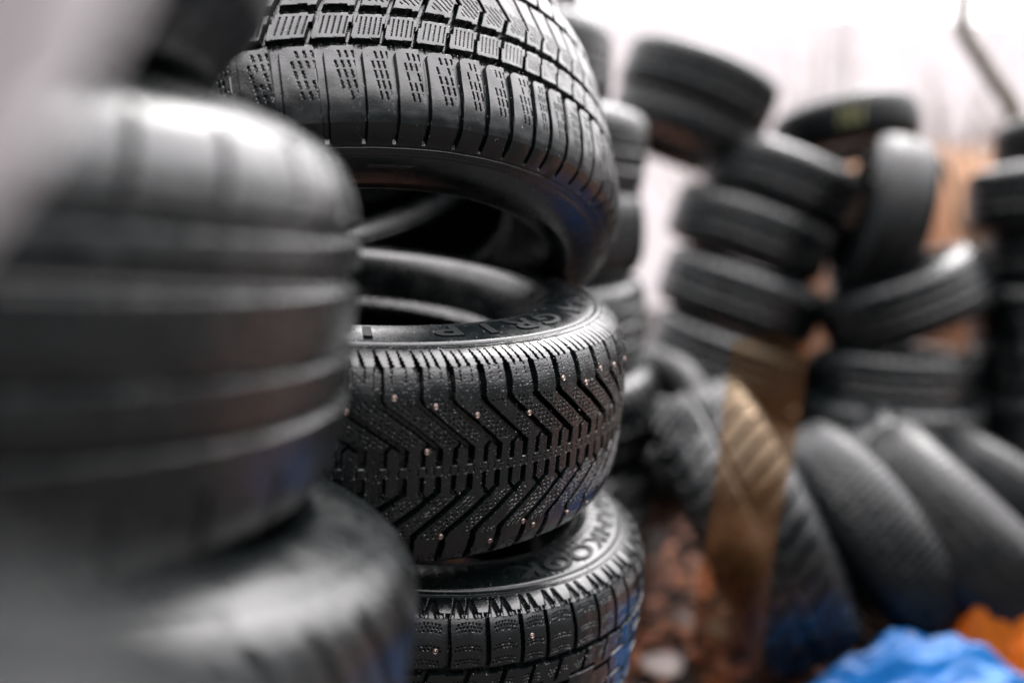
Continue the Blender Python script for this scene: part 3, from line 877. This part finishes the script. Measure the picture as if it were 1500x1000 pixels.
t = crumple('tarpaulin', TARP[0], TARP[1], .52, .17, lambda u, v: 0.10 * np.exp(-((u + .20) ** 2 / .09 + (v - .1) ** 2 / .6)) + .03 * np.exp(-((u - .6) ** 2 / .2 + v ** 2 / .4)), M['tarp'], 5, .032, nx=260, ny=180)
tag(t, 'crumpled shiny blue tarpaulin lying on the ground at the bottom right', 'tarpaulin')
t = crumple('plastic_sheet', ORANGE[0], ORANGE[1], .15, .06, lambda u, v: 0.21 * np.exp(-((u + .35) ** 2 / .5 + (v) ** 2 / .5)), M['orange'], 9, .03, rot=-0.3)
tag(t, 'bright orange plastic sheet behind the blue tarpaulin', 'plastic sheet')

# strip of translucent brown film hanging from the leaning stack
nu, nv = 12, 80
FP = catmull(FILM, 40)
V = []
for i in range(nu):
    u = i / (nu - 1) - .5
    for j in range(nv):
        v = j / (nv - 1)
        p = Vector(FP[min(int(v * (len(FP) - 1)), len(FP) - 1)])
        wd = 0.075 * (p.y + .1) * (1 - .08 * v) + .006 * math.sin(9 * v)
        V.append((p.x + u * wd, p.y + 0.02 * math.sin(6 * u + 5 * v) + 0.25 * u * u * wd, p.z + .01 * math.sin(7 * u + 2)))
o = obj('film_strip', mesh_np('film_strip', V, grid_faces(nu, nv, False)), M['film'])
tag(o, 'long strip of translucent brown film hanging down in front of the leftmost leaning tyre', 'film strip')

# ------------------------------------------------------------------ back of the yard
# pale corrugated fence sheet
def corrugated(x0, x1, y, z0, z1a, z1b, pitch=.09, amp=.012):
    n_ = int((x1 - x0) / pitch * 8)
    V = []
    for i in range(n_):
        x = x0 + (x1 - x0) * i / (n_ - 1); yy = y + amp * math.sin(2 * PI * x / pitch)
        zt = z1a + (z1b - z1a) * (x - x0) / (x1 - x0)
        for j in range(5): V.append((x, yy, z0 + (zt - z0) * j / 4))
    return mesh_np('sheet', V, grid_faces(n_, 5, False))
f = empty('fence', (0, 8.6, 0))
tag(f, 'tall white translucent corrugated fence closing off the yard behind the tyres', 'fence')
o = obj('fence_sheet', corrugated(-7, 14, 0, 0, 2.75, 2.1), M['white'], f)
def box_mesh(name, x0, x1, y0, y1, z0, z1, bev=0.004):
    bm = bmesh.new(); bmesh.ops.create_cube(bm, size=1)
    for v in bm.verts: v.co = Vector(((x0 + x1) / 2 + v.co.x * (x1 - x0), (y0 + y1) / 2 + v.co.y * (y1 - y0), (z0 + z1) / 2 + v.co.z * (z1 - z0)))
    if bev: bmesh.ops.bevel(bm, geom=bm.edges[:], offset=bev, segments=2, affect='EDGES')
    me = bpy.data.meshes.new(name); bm.to_mesh(me); bm.free(); return me
for x in np.arange(-6, 14, 2.2):
    obj('fence_post', box_mesh('fence_post', x - .03, x + .03, .02, .08, 0, 2.75 - .65 * (x + 7) / 21 + .03), M['grey'], f)

def tube(path, radii, seg=7):
    V, F = [], []
    P_ = [Vector(p) for p in path]
    for i, p in enumerate(P_):
        d = (P_[min(i + 1, len(P_) - 1)] - P_[max(i - 1, 0)]).normalized()
        u = d.orthogonal().normalized() if abs(d.z) < .95 else d.cross(Vector((0, 1, 0))).normalized()
        v = d.cross(u)
        for k in range(seg):
            a = 2 * PI * k / seg; V.append(tuple(p + (u * math.cos(a) + v * math.sin(a)) * radii[i]))
    for i in range(len(P_) - 1):
        for k in range(seg):
            k2 = (k + 1) % seg; F.append((i * seg + k, i * seg + k2, (i + 1) * seg + k2, (i + 1) * seg + k))
    return V, F
def smooth_path(pts, n=10):
    return [tuple(p) for p in catmull(pts, n)]
class Acc:
    def __init__(s): s.V, s.F = [], []
    def add(s, VF):
        b = len(s.V); s.V += list(VF[0]); s.F += [tuple(i + b for i in f) for f in VF[1]]
    def obj(s, name, mat, parent=None):
        me = bpy.data.meshes.new(name); me.from_pydata(s.V, [], s.F); me.update()
        me.polygons.foreach_set('use_smooth', np.ones(len(me.polygons), bool))
        return obj(name, me, mat, parent)

# overhead cable with its two poles outside the frame
A = Acc(); pth = [(-7 + 24 * i / 40, 9.3, CAB[0] + (CAB[1] - CAB[0]) * (-7 + 24 * i / 40) + 0.0012 * ((i - 20) ** 2 - 400) * .35) for i in range(41)]
A.add(tube(pth, [.010] * 41, 6)); o = A.obj('overhead_cable', M['grey'])
tag(o, 'thin cable running across the white sky above the fence', 'cable')

# bare arching stems
def bare_stem(name, pts, r0, r1, label, twigs, seed, mat):
    e = empty(name, pts[0]); r = random.Random(seed)
    base = Vector(pts[0]); P_ = smooth_path(pts, 12); n_ = len(P_)
    A = Acc(); A.add(tube([Vector(p) - base for p in P_], [r0 + (r1 - r0) * i / (n_ - 1) for i in range(n_)])); A.obj('stem', mat, e)
    B = Acc()
    for k in range(twigs):
        i = r.randrange(n_ // 3, n_ - 2); p = Vector(P_[i]) - base
        d = Vector((r.uniform(-1, 1), r.uniform(-.6, .6), r.uniform(.2, 1.2))).normalized() * r.uniform(.12, .35)
        q1 = p + d * .5 + Vector((r.uniform(-.02, .02), 0, .01)); B.add(tube([p, q1, p + d], [.003, .002, .001], 5))
    if twigs: B.obj('twig', mat, e)
    tag(e, label, 'bare stem')
bare_stem('bare_branch', BR1, .030, .026, 'dark bare branch bending across the white sky at the top right', 3, 3, M['branch'])
bare_stem('bramble_stem', BR2, .020, .012, 'dark arching stem in front of the straw coloured reeds', 4, 5, M['branch'])

def bare_shrub(x, y, h, seed, label, spread=.5, nb=26, thick=1.0):
    e = empty('bare_shrub', (x, y, 0)); r = random.Random(seed)
    A, B = Acc(), Acc()
    for k in range(nb):
        a = r.uniform(0, 2 * PI); L = h * r.uniform(.55, 1)
        tip = Vector((math.cos(a) * spread * r.uniform(.2, 1), math.sin(a) * spread * .6 * r.uniform(.2, 1), L))
        midp = Vector((tip.x * .35, tip.y * .35, L * .55)) + Vector((r.uniform(-.05, .05), 0, 0))
        P_ = smooth_path([(tip.x * .05, tip.y * .05, 0), tuple(midp), tuple(tip)], 5); m_ = len(P_)
        A.add(tube(P_, [.009 * thick * (1 - .8 * i / (m_ - 1)) for i in range(m_)], 5))
        for j in range(9):
            i = r.randrange(3, m_); p = Vector(P_[i]); d = Vector((r.uniform(-1, 1), r.uniform(-1, 1), r.uniform(.1, 1.3))).normalized() * r.uniform(.1, .3)
            B.add(tube([p, p + d], [.0025 * thick, .001 * thick], 4))
    A.obj('stem', M['branch'], e); B.obj('twig', M['twig'], e)
    tag(e, label, 'shrub', 'bare shrubs behind the tyres')
for i, (x, y, h, lab) in enumerate(SHRUBS): bare_shrub(x, y, h, 40 + i, lab, .9 if h < 1.6 else .5, 130 if h < 1.6 else 26, 2.0 if h < 1.6 else 1.3)

# dry reeds
def reeds(x0, x1, y0, y1, h0, h1, n_, seed):
    r = random.Random(seed); V, F = [], []
    for k in range(n_):
        x = r.uniform(x0, x1); y = r.uniform(y0, y1); h = r.uniform(h0, h1); lx = r.gauss(0, .10); ly = r.gauss(0, .06); w_ = r.uniform(.003, .008)
        b = len(V); a = r.uniform(0, PI); ca, sa = math.cos(a) * w_, math.sin(a) * w_
        for j in range(5):
            t_ = j / 4; cx = x + lx * t_ * t_; cy = y + ly * t_ * t_; s_ = 1 - .7 * t_
            V += [(cx - ca * s_, cy - sa * s_, h * t_), (cx + ca * s_, cy + sa * s_, h * t_)]
        F += [(b + 2 * j, b + 2 * j + 1, b + 2 * j + 3, b + 2 * j + 2) for j in range(4)]
    me = bpy.data.meshes.new('dry_reeds'); me.from_pydata(V, [], F); me.update()
    return tag(obj('dry_reeds', me, M['reed']), 'dense dry straw coloured reeds behind the pile on the right', 'reeds', kind='stuff')
reeds(*REEDS)

# ------------------------------------------------------------------ light, sky, camera
w = bpy.data.worlds.new('World'); S.world = w; w.use_nodes = True
nt = w.node_tree; bg = nt.nodes['Background']
sky = nt.nodes.new('ShaderNodeTexSky'); sky.sky_type = 'NISHITA'; sky.sun_disc = False
sky.sun_elevation = math.radians(SUN_EL); sky.sun_rotation = math.radians(SUN_ROT)
sky.air_density = 1.0; sky.dust_density = 6.0; sky.ozone_density = 1.0
hs = nt.nodes.new('ShaderNodeHueSaturation'); hs.inputs['Saturation'].default_value = 0.18
nt.links.new(sky.outputs[0], hs.inputs['Color'])
# overcast layer: brighter overhead and towards the veiled sun, dim behind the viewer
tc = nt.nodes.new('ShaderNodeTexCoord'); sep = nt.nodes.new('ShaderNodeSeparateXYZ')
nt.links.new(tc.outputs['Generated'], sep.inputs[0])
dot = nt.nodes.new('ShaderNodeVectorMath'); dot.operation = 'DOT_PRODUCT'
dot.inputs[1].default_value = CLOUD_DIR
nt.links.new(tc.outputs['Generated'], dot.inputs[0])
cr = ramp(nt, dot.outputs['Value'], CLOUD_RAMP)
mp = nt.nodes.new('ShaderNodeMath'); mp.operation = 'MULTIPLY_ADD'; mp.inputs[1].default_value = .5; mp.inputs[2].default_value = .5
nt.links.new(dot.outputs['Value'], mp.inputs[0]); nt.links.new(mp.outputs[0], cr.inputs[0])
cl = noise(nt, 2.2, 5, .55, tc.outputs['Generated'])
clr = ramp(nt, cl.outputs['Fac'], [(.3, .82), (.7, 1.12)])
m1 = nt.nodes.new('ShaderNodeMix'); m1.data_type = 'RGBA'; m1.blend_type = 'MULTIPLY'; m1.inputs['Factor'].default_value = 1
nt.links.new(cr.outputs[0], m1.inputs['A']); nt.links.new(clr.outputs[0], m1.inputs['B'])
sc_ = nt.nodes.new('ShaderNodeVectorMath'); sc_.operation = 'SCALE'; sc_.inputs['Scale'].default_value = CLOUD_GAIN
gd = nt.nodes.new('ShaderNodeVectorMath'); gd.operation = 'DOT_PRODUCT'; gd.inputs[1].default_value = GLOW_DIR
nt.links.new(tc.outputs['Generated'], gd.inputs[0])
gm = nt.nodes.new('ShaderNodeMath'); gm.operation = 'MULTIPLY_ADD'; gm.inputs[1].default_value = .5; gm.inputs[2].default_value = .5
nt.links.new(gd.outputs['Value'], gm.inputs[0])
gr_ = ramp(nt, gm.outputs[0], GLOW_RAMP)
ga = nt.nodes.new('ShaderNodeVectorMath'); ga.operation = 'ADD'
nt.links.new(m1.outputs['Result'], ga.inputs[0]); nt.links.new(gr_.outputs[0], ga.inputs[1])
nt.links.new(ga.outputs[0], sc_.inputs[0])
tn = nt.nodes.new('ShaderNodeVectorMath'); tn.operation = 'MULTIPLY'; tn.inputs[1].default_value = (1.0, .965, .985)
nt.links.new(sc_.outputs[0], tn.inputs[0])

ad = nt.nodes.new('ShaderNodeVectorMath'); ad.operation = 'ADD'
nt.links.new(hs.outputs[0], ad.inputs[0]); nt.links.new(tn.outputs[0], ad.inputs[1])
nt.links.new(ad.outputs[0], bg.inputs['Color'])
bg.inputs['Strength'].default_value = 0.1

sun = bpy.data.lights.new('sun', 'SUN'); sun.energy = SUN_E; sun.angle = math.radians(14); sun.color = (1, .965, .93)
so = link(bpy.data.objects.new('sun', sun))
az = math.radians(SUN_ROT); el = math.radians(SUN_EL)
sd = Vector((math.sin(az) * math.cos(el), math.cos(az) * math.cos(el), math.sin(el)))
so.rotation_euler = sd.to_track_quat('Z', 'Y').to_euler(); so.location = sd * 20

cam = bpy.data.cameras.new('camera'); co_ = link(bpy.data.objects.new('camera', cam))
co_.location = (0, 0, CAM_H); co_.rotation_euler = (math.radians(90 - 9), 0, 0)
cam.sensor_width = 36; cam.lens = 35; cam.clip_start = .01; cam.clip_end = 2000
cam.dof.use_dof = USE_DOF; cam.dof.focus_distance = FOCUS; cam.dof.aperture_fstop = FSTOP; cam.dof.aperture_blades = 0
S.camera = co_
S.view_settings.view_transform = 'Standard'; S.view_settings.look = 'None'; S.view_settings.exposure = 0
S.render.engine = 'CYCLES'
S.cycles.use_denoising = True
S.cycles.max_bounces = 6; S.cycles.glossy_bounces = 4; S.cycles.transparent_max_bounces = 8
